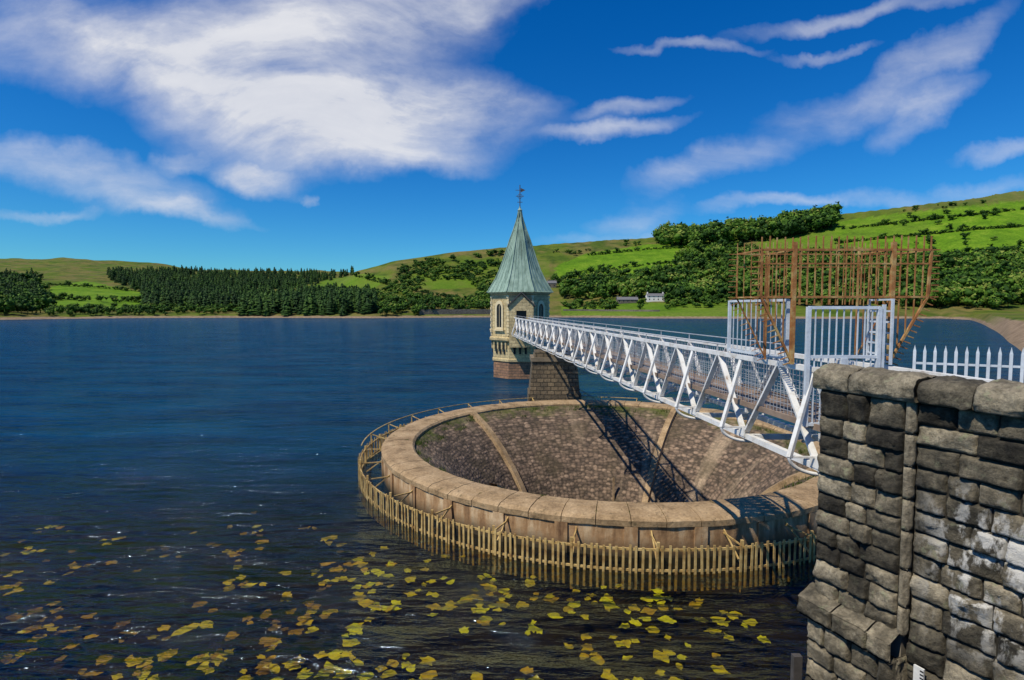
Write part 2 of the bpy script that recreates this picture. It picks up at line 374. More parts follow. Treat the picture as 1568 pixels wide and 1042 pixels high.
def hedge(pts,h0,h1,step=3.0):
    out=[]
    for (p,q_) in zip(pts[:-1],pts[1:]):
        L_=math.hypot(q_[0]-p[0],q_[1]-p[1]); n=int(L_/step)
        for i in range(n):
            if rng.random()<.14: continue
            f=i/n; a,e=bearing(p[0]+(q_[0]-p[0])*f+rng.uniform(-1,1),p[1]+(q_[1]-p[1])*f+rng.uniform(-.5,.5)); l=locate(a,e)
            if l: plant(a,l[1],h0,h1 if rng.random()<.8 else h1*1.9,.32,.15,out)
    return out
def forest(name,items,T,mat,wide=1.0):
    Vs=[];Fs=[];Ts=[];off=0
    for (x,y,z,h,ti) in items:
        v,f,tt=T[rng.integers(len(T))]; a=rng.uniform(0,6.28); c,s=math.cos(a),math.sin(a); w=h*wide*rng.uniform(.85,1.25)
        Vs.append(np.stack([(v[:,0]*c-v[:,1]*s)*w+x,(v[:,0]*s+v[:,1]*c)*w+y,v[:,2]*h+z-.3],-1)); Fs.append(f+off); Ts.append(np.clip(tt+ti,0,1)); off+=len(v)
    return tri_mesh(name,np.concatenate(Vs),np.concatenate(Fs),np.concatenate(Ts),mat)
woods=[]
woods+=scatter([(1005,368),(1060,364),(1180,352),(1275,336),(1275,352),(1190,368),(1130,372),(1060,380),(1010,378)],330,12,27,.38,.2)
woods+=scatter([(840,432),(960,425),(1030,418),(1040,388),(1100,380),(1160,388),(1165,462),(1000,464),(940,458),(840,464)],560,6,17,.42,.27)
woods+=scatter([(1160,398),(1420,402),(1420,472),(1160,472)],430,7,18,.42,.25)
woods+=scatter([(1420,408),(1500,402),(1640,402),(1640,473),(1420,474)],400,7,18,.4,.25)
woods+=scatter([(570,462),(760,470),(760,478),(570,484)],130,6,9,.3)
woods+=scatter([(740,440),(860,436),(860,470),(740,472)],150,6,11,.42)
woods+=scatter([(-60,424),(60,424),(72,448),(72,482),(-60,485)],300,9,15,.2)
woods+=scatter([(72,476),(370,472),(370,482),(72,484)],190,4,8,.35)
woods+=scatter([(70,456),(220,462),(220,467),(70,460)],50,4,8,.3)
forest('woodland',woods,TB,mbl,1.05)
sh=[]
sh+=scatter([(545,424),(600,410),(700,396),(830,388),(1000,378),(1000,386),(870,402),(740,432),(740,458),(600,458)],400,2.5,7.5,.42,.28,9)
sh+=scatter([(600,407),(760,386),(900,376),(1005,370),(1005,376),(760,394),(600,414)],110,3,8,.35,.2,14)
sh+=scatter([(1280,345),(1600,310),(1600,400),(1280,398)],26,4,9,.35)
sh+=scatter([(1380,322),(1600,305),(1600,325),(1380,335)],60,3,7,.3,.15,16)
sh+=scatter([(860,466),(1130,460),(1130,470),(860,476)],110,3,7,.45)
sh+=scatter([(460,440),(740,462),(740,470),(460,455)],200,4,8,.4)
for pts in ([(870,421),(960,410),(1015,404),(1130,396)],[(900,392),(1000,382),(1130,377)],[(1280,374),(1350,366),(1420,360),(1500,352),(1600,346)],[(1420,360),(1430,392)],[(1280,394),(1430,391),(1500,394),(1600,386)],
            [(70,437),(150,441),(225,449)],[(545,424),(620,444),(700,458)],[(610,422),(700,411),(745,404)],[(690,398),(740,424),(745,440)],[(560,421),(600,440)],[(1290,352),(1420,338),(1600,318)],[(860,470),(1000,466),(1130,462)]):
    sh+=hedge(pts,2.5,5)
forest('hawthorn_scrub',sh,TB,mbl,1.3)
cf=[]
cf+=scatter([(165,420),(300,416),(548,420),(470,440),(370,450),(370,476),(222,476),(218,445),(165,432)],1500,12,19,.4,.2)
cf+=scatter([(370,456),(480,450),(575,464),(578,482),(370,484)],420,12,20,.5,.22)
cf+=scatter([(-60,424),(50,424),(60,448),(60,470),(-60,475)],200,13,18,.3)
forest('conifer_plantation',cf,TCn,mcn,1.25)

# ---------------------------------------------------------------- distant buildings and walls
white=simple('white_render',[(0.3,(0.6,0.58,0.53)),(0.7,(0.75,0.73,0.7))],1)
slate=simple('slate_roof',[(0.3,(0.09,0.09,0.1)),(0.7,(0.18,0.18,0.19))],2)
dark=simple('dark_opening',[(0.3,(0.01,0.01,0.012)),(0.7,(0.02,0.02,0.022))],2,rough=0.3)
stonefar=masonry('far_stone',(0.24,0.21,0.16),(0.15,0.13,0.10),(0.08,0.07,0.06),1.2,0.6,0.5,0.05)
def house(name,p,w,d,h,rh,wall):
    x,y,z=p; m=MB()
    m.box(x-w/2,x+w/2,y-d/2,y+d/2,z-4,z+h,0)
    o=.4; ym=y
    m.face([(x-w/2-o,y-d/2-o,z+h-.2),(x+w/2+o,y-d/2-o,z+h-.2),(x+w/2+o,ym,z+h+rh),(x-w/2-o,ym,z+h+rh)],1)
    m.face([(x+w/2+o,y+d/2+o,z+h-.2),(x-w/2-o,y+d/2+o,z+h-.2),(x-w/2-o,ym,z+h+rh),(x+w/2+o,ym,z+h+rh)],1)
    for sx_ in (-1,1): m.face([(x+sx_*w/2,y-d/2,z+h-.01),(x+sx_*w/2,y+d/2,z+h-.01),(x+sx_*w/2,ym,z+h+rh-.15)],0)
    for cxx in (x-w/2+1,x+w/2-1): m.box(cxx-.5,cxx+.5,ym-.5,ym+.5,z+h,z+h+rh+1.4,0)
    k=max(2,int(w/3.5))
    for i in range(k):
        wx=x-w/2+w*(i+.5)/k
        for zz0 in ([.8,3.4] if h>4.5 else [1.0]): m.box(wx-.5,wx+.5,y-d/2-.06,y-d/2+.1,z+zz0,z+zz0+1.3,2)
    m.obj(name,[wall,slate,dark])
house('farmhouse',HP[0],17,8,4.6,2.6,white); house('stone_barn',HP[1],20,8,3.0,2.6,stonefar); house('cottage',HP[2],10,7,4.5,3,stonefar)
def shore_wall(name,x0,x1,h,off):
    m=MB(); n=30; pts=[]
    for i in range(n+1):
        a=(x0+(x1-x0)*i/n-784)/F; Y=float(shoreY(a))+off; pts.append((a*Y,Y,float(height(np.array([a]),np.array([Y]))[0])))
    for i in range(n):
        p,q_=pts[i],pts[i+1]
        m.face([(p[0],p[1],-1),(q_[0],q_[1],-1),(q_[0],q_[1],q_[2]+h),(p[0],p[1],p[2]+h)]); m.face([(p[0],p[1],p[2]+h),(q_[0],q_[1],q_[2]+h),(q_[0],q_[1]+1.5,q_[2]+h),(p[0],p[1]+1.5,p[2]+h)])
        m.face([(q_[0],q_[1]+1.5,-1),(p[0],p[1]+1.5,-1),(p[0],p[1]+1.5,p[2]+h),(q_[0],q_[1]+1.5,q_[2]+h)])
    m.obj(name,[stonefar])
shore_wall('shore_wall',642,752,4.5,10); shore_wall('shore_wall',862,1010,1.6,30)

# ---------------------------------------------------------------- spillway
m,t,b=newmat('spillway_coping_stone',.9)
g=t.n('ShaderNodeNewGeometry').outputs['Position']; n=noise_(t,g,1.1,8,.65); f=noise_(t,g,9,5,.65)
c0=ramp(t,n,[(0.28,(0.13,0.085,0.045)),(0.45,(0.30,0.205,0.11)),(0.7,(0.43,0.31,0.18))])
c0=mix(t,.65,c0,ramp(t,f,[(.3,(.5,)*3),(.7,(1.35,)*3)]),'MULTIPLY')
c0=mix(t,ramp(t,noise_(t,g,3.3,6,.7),[(.58,(0,0,0)),(.66,(.65,)*3)]),c0,(.07,.06,.03))
t.l(c0,b.inputs['Base Color']); bump(t,b,f,.6,.03); cap=m
m,t,b=newmat('spillway_outer_concrete',0.9)
g=t.n('ShaderNodeNewGeometry').outputs['Position']; sz=t.n('ShaderNodeSeparateXYZ'); t.l(g,sz.inputs[0])
mp=t.n('ShaderNodeMapping'); mp.inputs['Scale'].default_value=(1,1,.22); t.l(g,mp.inputs[0]); n=noise_(t,mp.outputs[0],2.2,8,.65)
c0=ramp(t,n,[(0.3,(0.13,0.07,0.035)),(0.48,(0.36,0.22,0.11)),(0.68,(0.60,0.46,0.29))])
mr=t.n('ShaderNodeMapRange'); t.l(math_(t,'MULTIPLY_ADD',n,-.9,sz.outputs[2]),mr.inputs[0]); mr.inputs[1].default_value=.3; mr.inputs[2].default_value=-.35
t.l(mix(t,mr.outputs[0],c0,(0.045,0.035,0.02)),b.inputs['Base Color']); bump(t,b,noise_(t,g,6),.5,.04); outer=m
m,t,b=newmat('funnel_stone_pitching',0.9)
uv=t.n('ShaderNodeTexCoord').outputs['UV']; g=t.n('ShaderNodeNewGeometry').outputs['Position']
wn=t.n('ShaderNodeTexNoise',i_Scale=2.5,i_Detail=3); t.l(uv,wn.inputs['Vector'])
va=t.n('ShaderNodeVectorMath',operation='MULTIPLY_ADD'); t.l(wn.outputs['Color'],va.inputs[0]); va.inputs[1].default_value=(.2,.12,0); t.l(uv,va.inputs[2])
mpv=t.n('ShaderNodeMapping'); mpv.inputs['Scale'].default_value=(2.6,4.6,1); t.l(va.outputs[0],mpv.inputs[0])
vo=t.n('ShaderNodeTexVoronoi',feature='F1',i_Scale=1.0,i_Randomness=.62); t.l(mpv.outputs[0],vo.inputs['Vector'])
sc_=t.n('ShaderNodeSeparateColor'); t.l(vo.outputs['Color'],sc_.inputs[0])
c0=ramp(t,sc_.outputs[0],[(0,(.10,.072,.052)),(.6,(.19,.132,.09)),(1,(.29,.205,.14))])
c0=mix(t,ramp(t,vo.outputs['Distance'],[(.35,(0,0,0)),(.7,(.8,)*3)]),c0,(.035,.028,.02))
mp=t.n('ShaderNodeMapping'); mp.inputs['Scale'].default_value=(.5,.07,1); t.l(uv,mp.inputs[0]); st=noise_(t,mp.outputs[0],.8,5)
n=noise_(t,g,.45,7,.65); f=noise_(t,g,6,5)
c0=mix(t,ramp(t,st,[(.56,(0,0,0)),(.7,(.6,)*3)]),c0,(.42,.32,.21))
c0=mix(t,ramp(t,n,[(.5,(0,0,0)),(.66,(.6,)*3)]),c0,(.07,.055,.03))
c0=mix(t,.6,c0,ramp(t,f,[(.3,(.5,)*3),(.7,(1.45,)*3)]),'MULTIPLY')
sz=t.n('ShaderNodeSeparateXYZ'); t.l(uv,sz.inputs[0])
mr=t.n('ShaderNodeMapRange'); t.l(math_(t,'MULTIPLY_ADD',n,-6.5,math_(t,'ADD',sz.outputs[1],math_(t,'MULTIPLY',f,.8))),mr.inputs[0]); mr.inputs[1].default_value=-3.8; mr.inputs[2].default_value=-2.6; mr.inputs[4].default_value=.85
c0=mix(t,mr.outputs[0],c0,(.075,.09,.015))
t.l(c0,b.inputs['Base Color']); bump(t,b,math_(t,'SUBTRACT',math_(t,'MULTIPLY',f,.8),vo.outputs['Distance']),.9,.06); fun=m
sp=MB()
NS=64
for k in range(NS):
    a0=2*math.pi*k/NS+.0012; a1=2*math.pi*(k+1)/NS-.0012; hz=random.uniform(-.012,.012)
    prof=[(11.72,1.0),(11.70,1.42+hz),(11.82,1.53+hz),(12.6,1.58+hz),(13.35,1.52+hz),(13.56,1.42+hz),(13.56,1.2+hz),(13.3,1.19)]
    vs=[];M=4
    for j in range(M+1):
        a=a0+(a1-a0)*j/M
        for r,z in prof:
            r+=mn.noise(Vector((a*40,z*3,r)))*.03; vs.append((SC[0]+r*math.cos(a),SC[1]+r*math.sin(a),z+mn.noise(Vector((a*30,r,0)))*.02))
    n=len(prof); fs=[(j*n+i,j*n+i+1,(j+1)*n+i+1,(j+1)*n+i) for j in range(M) for i in range(n-1)]
    fs+=[tuple(range(n)),tuple(M*n+i for i in range(n-1,-1,-1))]
    sp.add(vs,[tuple(reversed(f)) for f in fs],0)
sp.loft(*SC,[(13.5,-6),(13.5,1.25)],128,mat=1,smooth=True,cap=False)
for k in range(32):
    a=2*math.pi*(k+.5)/32; ca,sa=math.cos(a),math.sin(a)
    sp.beam((SC[0]+13.5*ca,SC[1]+13.5*sa,-1.2),(SC[0]+13.5*ca,SC[1]+13.5*sa,1.18),.5,.14,1,up=(ca,sa,0))
sp.loft(*SC,[(13.41,1.22),(11.9,1.22)],128,mat=2,cap=False)
prof=[(11.74,1.32),(11.2,1.0),(10.4,.5),(9.5,-.25),(8.6,-1.15),(7.7,-2.2),(6.9,-3.35),(6.1,-4.75),(5.4,-6.5),(4.8,-9),(4.4,-15)]
for deg in (139,53,-35,-125):
    A0=math.radians(deg); ts=(-math.sin(A0),math.cos(A0)); vs=[]
    for r,z in prof:
        for o,dz in ((-.26,-.2),(-.22,.26),(.22,.26),(.26,-.2)):
            rr=r-(.12 if dz>0 else 0)
            vs.append((SC[0]+rr*math.cos(A0)+ts[0]*o,SC[1]+rr*math.sin(A0)+ts[1]*o,z+dz))
    fs=[(i*4+j,i*4+j+1,i*4+4+j+1,i*4+4+j) for i in range(len(prof)-1) for j in range(3)]
    sp.add(vs,fs,0,False)
sp.beam((SC[0]+1.6,SC[1]+5.9,-4.9),(SC[0]+1.6,SC[1]+5.9,-3.0),.12,mat=0)
spo=sp.obj('bellmouth_spillway',[cap,outer,fun])
NF=256; vs=[];fs=[];arc=[0]
for i in range(1,len(prof)): arc.append(arc[-1]+math.hypot(prof[i][0]-prof[i-1][0],prof[i][1]-prof[i-1][1]))
PR=[];
for i in range(len(prof)-1):
    for k in range(6):
        tt=k/6; PR.append((prof[i][0]*(1-tt)+prof[i+1][0]*tt,prof[i][1]*(1-tt)+prof[i+1][1]*tt,arc[i]*(1-tt)+arc[i+1]*tt))
PR.append((*prof[-1],arc[-1]))
for r,z,_ in PR:
    for k in range(NF):
        a=2*math.pi*k/NF; d=mn.noise(Vector((r*math.cos(a)*1.3,r*math.sin(a)*1.3,z*1.3)))*.1
        vs.append(((r+d)*math.cos(a)+SC[0],(r+d)*math.sin(a)+SC[1],z+d*.5))
for i in range(len(PR)-1):
    for k in range(NF): fs.append((i*NF+k,i*NF+(k+1)%NF,(i+1)*NF+(k+1)%NF,(i+1)*NF+k))
me=bpy.data.meshes.new('funnel'); me.from_pydata(vs,[],fs); me.materials.append(fun); L=me.uv_layers.new(name='UVMap').data
for fi,p in enumerate(me.polygons):
    i,k=divmod(fi,NF); p.use_smooth=True
    for li,(ii,kk) in zip(p.loop_indices,((i,k),(i,k+1),(i+1,k+1),(i+1,k))): L[li].uv=(kk/NF*2*math.pi*8.5,-PR[ii][2])
fo=bpy.data.objects.new('funnel',me); S.collection.objects.link(fo); fo.parent=spo
tf=MB()
for k in range(190):
    a=random.uniform(0,2*math.pi); onr=random.random()
    r=random.choice([11.62,11.55,11.3,10.9]) if onr<.7 else random.uniform(11.8,13.3)
    if onr>=.7: a=2*math.pi*round(a/(2*math.pi)*NS)/NS
    z=1.5 if r>11.7 else 1.32-(11.74-r)*.6
    for j in range(random.randint(14,45)):
        sg_=.16 if r<11.7 else .05
        x=SC[0]+r*math.cos(a)+random.gauss(0,sg_); y=SC[1]+r*math.sin(a)+random.gauss(0,sg_); h=random.uniform(.05,.22 if r<11.7 else .1)
        dx,dy=random.uniform(-.05,.05),random.uniform(-.05,.05)
        tf.face([(x-.018,y,z-.05),(x+.018,y+.01,z-.05),(x+dx,y+dy,z+h)])
tfo=tf.obj('grass_tufts',[simple('tuft_green',[(.3,(.05,.08,.012)),(.7,(.13,.17,.03))],4)],uv=False); tfo.parent=spo

pale=simple('weathered_rust_pale',[(0.3,(0.22,0.12,0.04)),(0.5,(0.44,0.30,0.11)),(0.75,(0.58,0.44,0.2))],3,rough=.7)
fe=MB(); RF=14.8; NP=400
for k in range(NP):
    a=2*math.pi*k/NP+random.uniform(-.002,.002); ca,sa=math.cos(a),math.sin(a); r=RF+random.uniform(-.03,.03); zt=1.0+random.uniform(-.06,.05)
    x,y=SC[0]+r*ca,SC[1]+r*sa
    fe.beam((x+random.uniform(-.02,.02),y,-.6),(x+random.uniform(-.03,.03),y,zt),.085,.03,up=(-ca,-sa,0))
for z,w in ((.86,.06),(.1,.05)):
    for k in range(120):
        a=2*math.pi*k/120;a2=2*math.pi*(k+1)/120
        fe.beam((SC[0]+(RF-.06)*math.cos(a),SC[1]+(RF-.06)*math.sin(a),z),(SC[0]+(RF-.06)*math.cos(a2),SC[1]+(RF-.06)*math.sin(a2),z),w,.08)
for k in range(30):
    a=2*math.pi*(k+.3)/30; ca,sa=math.cos(a),math.sin(a); c=lambda r,z:(SC[0]+r*ca,SC[1]+r*sa,z)
    fe.beam(c(RF-.1,-.8),c(RF-.1,1.12),.1); fe.beam(c(RF-.1,.9),c(13.45,.9),.05); fe.beam(c(RF-.1,.2),c(13.46,1.05),.05)
for k in range(60):
    a=math.radians(70+k*2.0);a2=math.radians(72+k*2.0)
    fe.beam((SC[0]+(RF-.1)*math.cos(a),SC[1]+(RF-.1)*math.sin(a),1.55),(SC[0]+(RF-.1)*math.cos(a2),SC[1]+(RF-.1)*math.sin(a2),1.55),.05)
    if k%6==0: fe.beam((SC[0]+(RF-.1)*math.cos(a),SC[1]+(RF-.1)*math.sin(a),-.6),(SC[0]+(RF-.1)*math.cos(a),SC[1]+(RF-.1)*math.sin(a),1.58),.07); fe.beam((SC[0]+(RF-.1)*math.cos(a),SC[1]+(RF-.1)*math.sin(a),1.5),(SC[0]+13.5*math.cos(a),SC[1]+13.5*math.sin(a),1.1),.05)
fe.obj('spillway_fence',[pale])

# ---------------------------------------------------------------- valve tower
cream=masonry('cream_ashlar',(.62,.50,.27),(.50,.39,.20),(.25,.2,.12),.9,.4,.4,.02,stain=(.16,.13,.08),sf=.45)
redst=masonry('reddish_plinth',(.33,.18,.10),(.25,.14,.09),(.1,.08,.06),.8,.35,.5,.03)
copper=simple('copper_patina',[(0.3,(0.09,0.15,0.12)),(0.5,(0.18,0.27,0.22)),(0.75,(0.30,0.41,0.34))],1.6,rough=.6,stretch=(1,1,.2),bs=.1)
TX,TY=1.07,76.0; rot=math.radians(22.5)
tw=MB()
tw.loft(TX,TY,[(3.85,-3),(3.85,2.3)],8,rot,1)
tw.loft(TX,TY,[(4.0,2.3),(4.0,2.6),(3.9,2.7),(3.9,4.9)],8,rot,0)
tw.loft(TX,TY,[(4.15,4.9),(4.4,5.1),(4.4,5.4),(4.1,5.55),(4.1,11.0),(4.35,11.15),(4.45,11.45)],8,rot,0)
tw.loft(TX,TY,[(3.85,2.3),(4.0,2.3)],8,rot,0,cap=False); tw.loft(TX,TY,[(3.9,4.9),(4.15,4.9)],8,rot,0,cap=False)
rp_=[(4.75,11.4),(4.6,11.55),(4.25,12.1),(3.55,13.2),(2.95,14.4),(2.4,15.8),(1.95,17.1),(1.5,18.4),(.95,19.8),(.6,20.8),(.32,21.7),(.22,22.3)]
tw.loft(TX,TY,rp_,8,rot,2); tw.loft(TX,TY,[(4.4,11.38),(4.75,11.4)],8,rot,2,cap=False)
for k in range(8):
    a=rot+k*math.pi/4
    tw.tube([(TX+(r+.03)*math.cos(a),TY+(r+.03)*math.sin(a),z) for r,z in rp_],.08,6,2)
    for f in (.2,.4,.6,.8):
        a2=rot+(k+1)*math.pi/4
        tw.tube([(TX+(r)*(math.cos(a)*(1-f)+math.cos(a2)*f),TY+(r)*(math.sin(a)*(1-f)+math.sin(a2)*f),z+.02) for r,z in rp_[:9]],.045,4,2)
    am=a+math.pi/8; ap=3.9*math.cos(math.pi/8); tn=Vector((-math.sin(am),math.cos(am),0)); nn_=Vector((math.cos(am),math.sin(am),0)); ctr=Vector((TX,TY,0))
    for j in (-1.1,-.37,.37,1.1):
        p=ctr+nn_*(ap+.1)+tn*j
        tw.beam(p+Vector((0,0,3.9)),p+Vector((0,0,4.9)),.24,.26,0,up=tuple(nn_))
        q2=p+tn*.36-nn_*.05
        if j<1: tw.beam(q2+Vector((0,0,3.3)),q2+Vector((0,0,4.5)),.26,.14,4,up=tuple(nn_))
    for i in range(14):
        zq=5.7+i*.38; w=.34 if i%2 else .22
        r=4.1+.04
        tw.beam((TX+r*math.cos(a)*.985,TY+r*math.sin(a)*.985,zq),(TX+r*math.cos(a)*.985,TY+r*math.sin(a)*.985,zq+.34),w,w,3,up=(math.cos(a),math.sin(a),0))
    apb=4.1*math.cos(math.pi/8); base=ctr+nn_*apb
    def arch(w,z0,z1,off):
        pts=[base+nn_*off+tn*(-w)+Vector((0,0,z0)),base+nn_*off+tn*w+Vector((0,0,z0))]
        for j in range(9):
            th=math.pi*j/8; pts.append(base+nn_*off+tn*(w*math.cos(th))+Vector((0,0,z1+w*1.3*math.sin(th))))
        return pts
    if k!=5:
        o1=arch(.72,6.5,9.4,.02); o2=arch(.72,6.5,9.4,.16); i2=arch(.45,6.8,9.3,.16); i1=arch(.45,6.8,9.3,.03)
        nq=len(o1)
        for j in range(nq):
            j2=(j+1)%nq
            tw.face([o1[j],o1[j2],o2[j2],o2[j]],3); tw.face([o2[j],o2[j2],i2[j2],i2[j]],3); tw.face([i2[j],i2[j2],i1[j2],i1[j]],3)
        tw.face(i1,4); tw.beam(base+nn_*.09+Vector((0,0,6.8)),base+nn_*.09+Vector((0,0,9.7)),.06,mat=3)
        tw.beam(base+nn_*.15-tn*.9+Vector((0,0,6.4)),base+nn_*.15+tn*.9+Vector((0,0,6.4)),.3,.16,3)
tw.loft(TX,TY,[(.2,22.2),(.34,22.5),(.12,22.8),(.1,23.0)],8,0,2); tw.tube([(TX,TY,22.6),(TX,TY,25.9)],.06,6,5)
for z,w in ((23.6,.35),(24.4,.55)): tw.beam((TX-w,TY,z),(TX+w,TY,z),.07,mat=5); tw.beam((TX,TY-w,z),(TX,TY+w,z),.07,mat=5)
tw.face([(TX+.1,TY,24.9),(TX+.75,TY,25.2),(TX+.1,TY,25.5)],5); tw.beam((TX-.6,TY,25.2),(TX+.3,TY,25.2),.06,mat=5)
tw.tube([(TX+.3*math.cos(q_),TY,24.4+.3*math.sin(q_)) for q_ in np.linspace(0,6.283,13)],.035,5,5)
x0,x1,y0,y1=-.35,2.75,70.9,72.6; xm=(x0+x1)/2
tw.box(x0,xm-.65,y0,y1,4.3,9.7,0); tw.box(xm+.65,x1,y0,y1,4.3,9.7,0); tw.box(xm-.65,xm+.65,y0,y1,4.3,6.88,0); tw.box(xm-.65,xm+.65,y0,y1,9.0,9.7,0)
tw.face([(xm-.65,y0+.5,6.9),(xm+.65,y0+.5,6.9),(xm+.65,y0+.5,9),(xm-.65,y0+.5,9)],4)
tw.face([(x0,y0,9.7),(x1,y0,9.7),(xm,y0,11.1)],0)
for sgn,xa in ((-1,x0-.25),(1,x1+.25)):
    tw.add([(xa,y0-.25,9.5),(xm,y0-.25,11.25),(xm,y1+.6,11.25),(xa,y1+.6,9.5),(xa,y0-.25,9.65),(xm,y0-.25,11.42),(xm,y1+.6,11.42),(xa,y1+.6,9.65)],[(0,1,2,3),(4,5,6,7),(0,1,5,4),(0,3,7,4),(3,2,6,7)],5)
iron=simple('dark_iron_slate',[(0.3,(0.05,0.045,0.04)),(0.7,(0.1,0.09,0.085))],3,rough=.6)
lime=simple('dressed_limestone',[(0.3,(0.55,0.45,0.27)),(0.7,(0.68,0.57,0.36))],2)
tw.obj('valve_tower',[cream,redst,copper,lime,dark,iron])

# bridge pier
pierm=masonry('pier_masonry',(.22,.165,.10),(.13,.10,.065),(.05,.042,.03),.62,.36,.9,.03,sf=.5,bd=.08)
pr=MB(); px,py=3.75,50.0
def tap(w0,d0,z0,w1,d1,z1,mt=0):
    v=[(px-w0,py-d0,z0),(px+w0,py-d0,z0),(px+w0,py+d0,z0),(px-w0,py+d0,z0),(px-w1,py-d1,z1),(px+w1,py-d1,z1),(px+w1,py+d1,z1),(px-w1,py+d1,z1)]
    pr.add(v,[(3,2,1,0),(4,5,6,7),(0,1,5,4),(1,2,6,5),(2,3,7,6),(3,0,4,7)],mt)
tap(2.35,1.9,-5,2.3,1.85,1.9); tap(2.2,1.75,1.9,1.95,1.5,4.7); tap(2.1,1.65,4.7,2.1,1.65,5.05,1); tap(1.8,1.35,5.05,1.7,1.3,5.55)
pr.obj('bridge_pier',[pierm,simple('pier_cap',[(0.3,(0.12,0.1,0.07)),(0.7,(0.24,0.19,0.13))],2)])

# ---------------------------------------------------------------- footbridge
wp,t,b=newmat('white_bridge_paint',0.45)
g=t.n('ShaderNodeNewGeometry').outputs['Position']; n=noise_(t,g,2.5,8,.7)
t.l(ramp(t,n,[(.3,(.25,.15,.08)),(.38,(.55,.52,.47)),(.5,(.68,.68,.66)),(.75,(.78,.78,.77))]),b.inputs['Base Color'])
greys=simple('galvanised_mesh',[(0.3,(.25,.27,.3)),(.7,(.4,.42,.45))],3,rough=.5)
deckm=simple('timber_deck',[(0.3,(.16,.11,.08)),(.7,(.28,.21,.16))],2)
def B(Y,side,z,out=0): return (6.84-.111*(Y-12.2)+side*1.8+out,Y,z)
ZT,ZB,ZD=8.09,5.93,6.75
br=MB(); y0,y1=10.1,71.0
for sd_ in (0,1):
    sg=-1 if sd_==0 else 1
    br.beam(B(y0,sd_,ZT),B(y1,sd_,ZT),.15,.12); br.beam(B(y0,sd_,ZB),B(y1,sd_,ZB),.15,.14)
    br.beam(B(y0,sd_,ZD+.05),B(y1,sd_,ZD+.05),.05,.14,2)
    Y=9.1; k=0
    while Y<y1-1:
        ya,yb=max(Y,y0),min(Y+3.1,y1); ym=Y+1.55
        if Y>=y0: br.beam(B(Y,sd_,ZB),B(ym,sd_,ZT),.06,.15,up=(1,0,0))
        if ym<y1-.2 and yb>Y+3: br.beam(B(ym,sd_,ZT),B(Y+3.1,sd_,ZB),.06,.15,up=(1,0,0))
        if Y>=y0:
            o=sg*.66
            br.beam(B(Y+.25,sd_,ZT),B(Y,sd_,ZB+.22,o),.10,.08)
            pts=[]
            for j in range(13):
                th=math.pi/2*j/12; pts.append(B(Y,sd_,ZB+.22-.40*math.sin(th),(o)*math.cos(th)-sg*.2*(1-math.cos(th))))
            br.tube(pts,.042,8)
            br.beam(B(Y,sd_,ZB+.22,o),B(Y,sd_,ZB+.22,0),.045)
            br.beam(B(Y-.16,sd_,ZB+.1,sg*.085),B(Y+.16,sd_,ZB+.1,sg*.085),.24,.02,up=(1,0,0))
        Y+=3.1
    br.tube([B(y,sd_,ZT+.28) for y in np.linspace(16.5,y1,12)],.022,6,1)
    for y in np.arange(17,y1,3.1): br.beam(B(y,sd_,ZT),B(y,sd_,ZT+.28),.03,mat=1)
    for y in np.arange(y0,y1,.15): br.beam(B(y,sd_,ZD,-sg*.1),B(y,sd_,ZT-.1,-sg*.1),.012,mat=1)
    for z in np.arange(ZD+.2,ZT-.1,.15): br.beam(B(y0,sd_,z,-sg*.1),B(y1,sd_,z,-sg*.1),.011,mat=1)
Y=12.2
while Y<y1:
    br.beam(B(Y,0,ZB-.05),B(Y,1,ZB-.05),.12,.14); br.beam(B(Y,0,ZD-.12),B(Y,1,ZD-.12),.1,.12)
    if Y+3.1<y1: br.beam(B(Y,0,ZB),B(Y+3.1,1,ZB),.05)
    Y+=3.1
for i,y in enumerate(np.arange(y0,y1,.3)):
    br.beam(B(y,0.06,ZD+random.uniform(-.006,.006)),B(y,.94,ZD),.26,.05,2)
br.obj('truss_footbridge',[wp,greys,deckm])

# ---------------------------------------------------------------- gate and anti-climb cage
pw=simple('pale_blue_steel',[(0.3,(.42,.47,.52)),(.7,(.62,.67,.72))],3,rough=.5)
rust=simple('rusty_steel',[(0.3,(.17,.06,.02)),(.5,(.32,.14,.045)),(.62,(.42,.28,.11)),(.75,(.5,.4,.2))],3,rough=.85)
def panel(m,p,q,z0,z1,sp_,rails,fw=.07,bw=.025,mat=0):
    p=Vector((*p,0));q=Vector((*q,0)); Z=lambda z:Vector((0,0,z))
    for s_ in (p,q): m.beam(s_+Z(z0),s_+Z(z1),fw,mat=mat)
    for z in rails: m.beam(p+Z(z),q+Z(z),fw*.8,mat=mat)
    L_=(q-p).length; k=int(L_/sp_)
    for i in range(1,k):
        r=p.lerp(q,i/k); m.beam(r+Z(z0),r+Z(z1),bw,mat=mat)
gm=MB(); panel(gm,(6.62,12.4),(8.2,12.4),ZD+.05,9.5,.145,[9.48,8.38,ZD+.1],.085,.024)
gm.box(7.35,7.5,12.33,12.38,8.2,8.35); gm.beam((8.3,12.4,6.7),(8.3,12.4,9.55),.06)
gm.obj('bridge_gate',[pw])
sm_=MB(); a=B(13.5,0,0);b_=B(16.3,0,0); panel(sm_,a[:2],b_[:2],ZT+.1,9.68,.22,[9.66,ZT+.15],.08,.022)
sm_.obj('side_screen',[pw])
sm_=MB(); a=B(12.5,1,0,-.05);b_=B(13.4,1,0,.1); panel(sm_,a[:2],b_[:2],ZT+.1,9.68,.9,[9.66,9.4,9.15,8.9,8.65,8.4,ZT+.15],.05,.02)
sm_.obj('side_screen',[pw])
cg=MB()
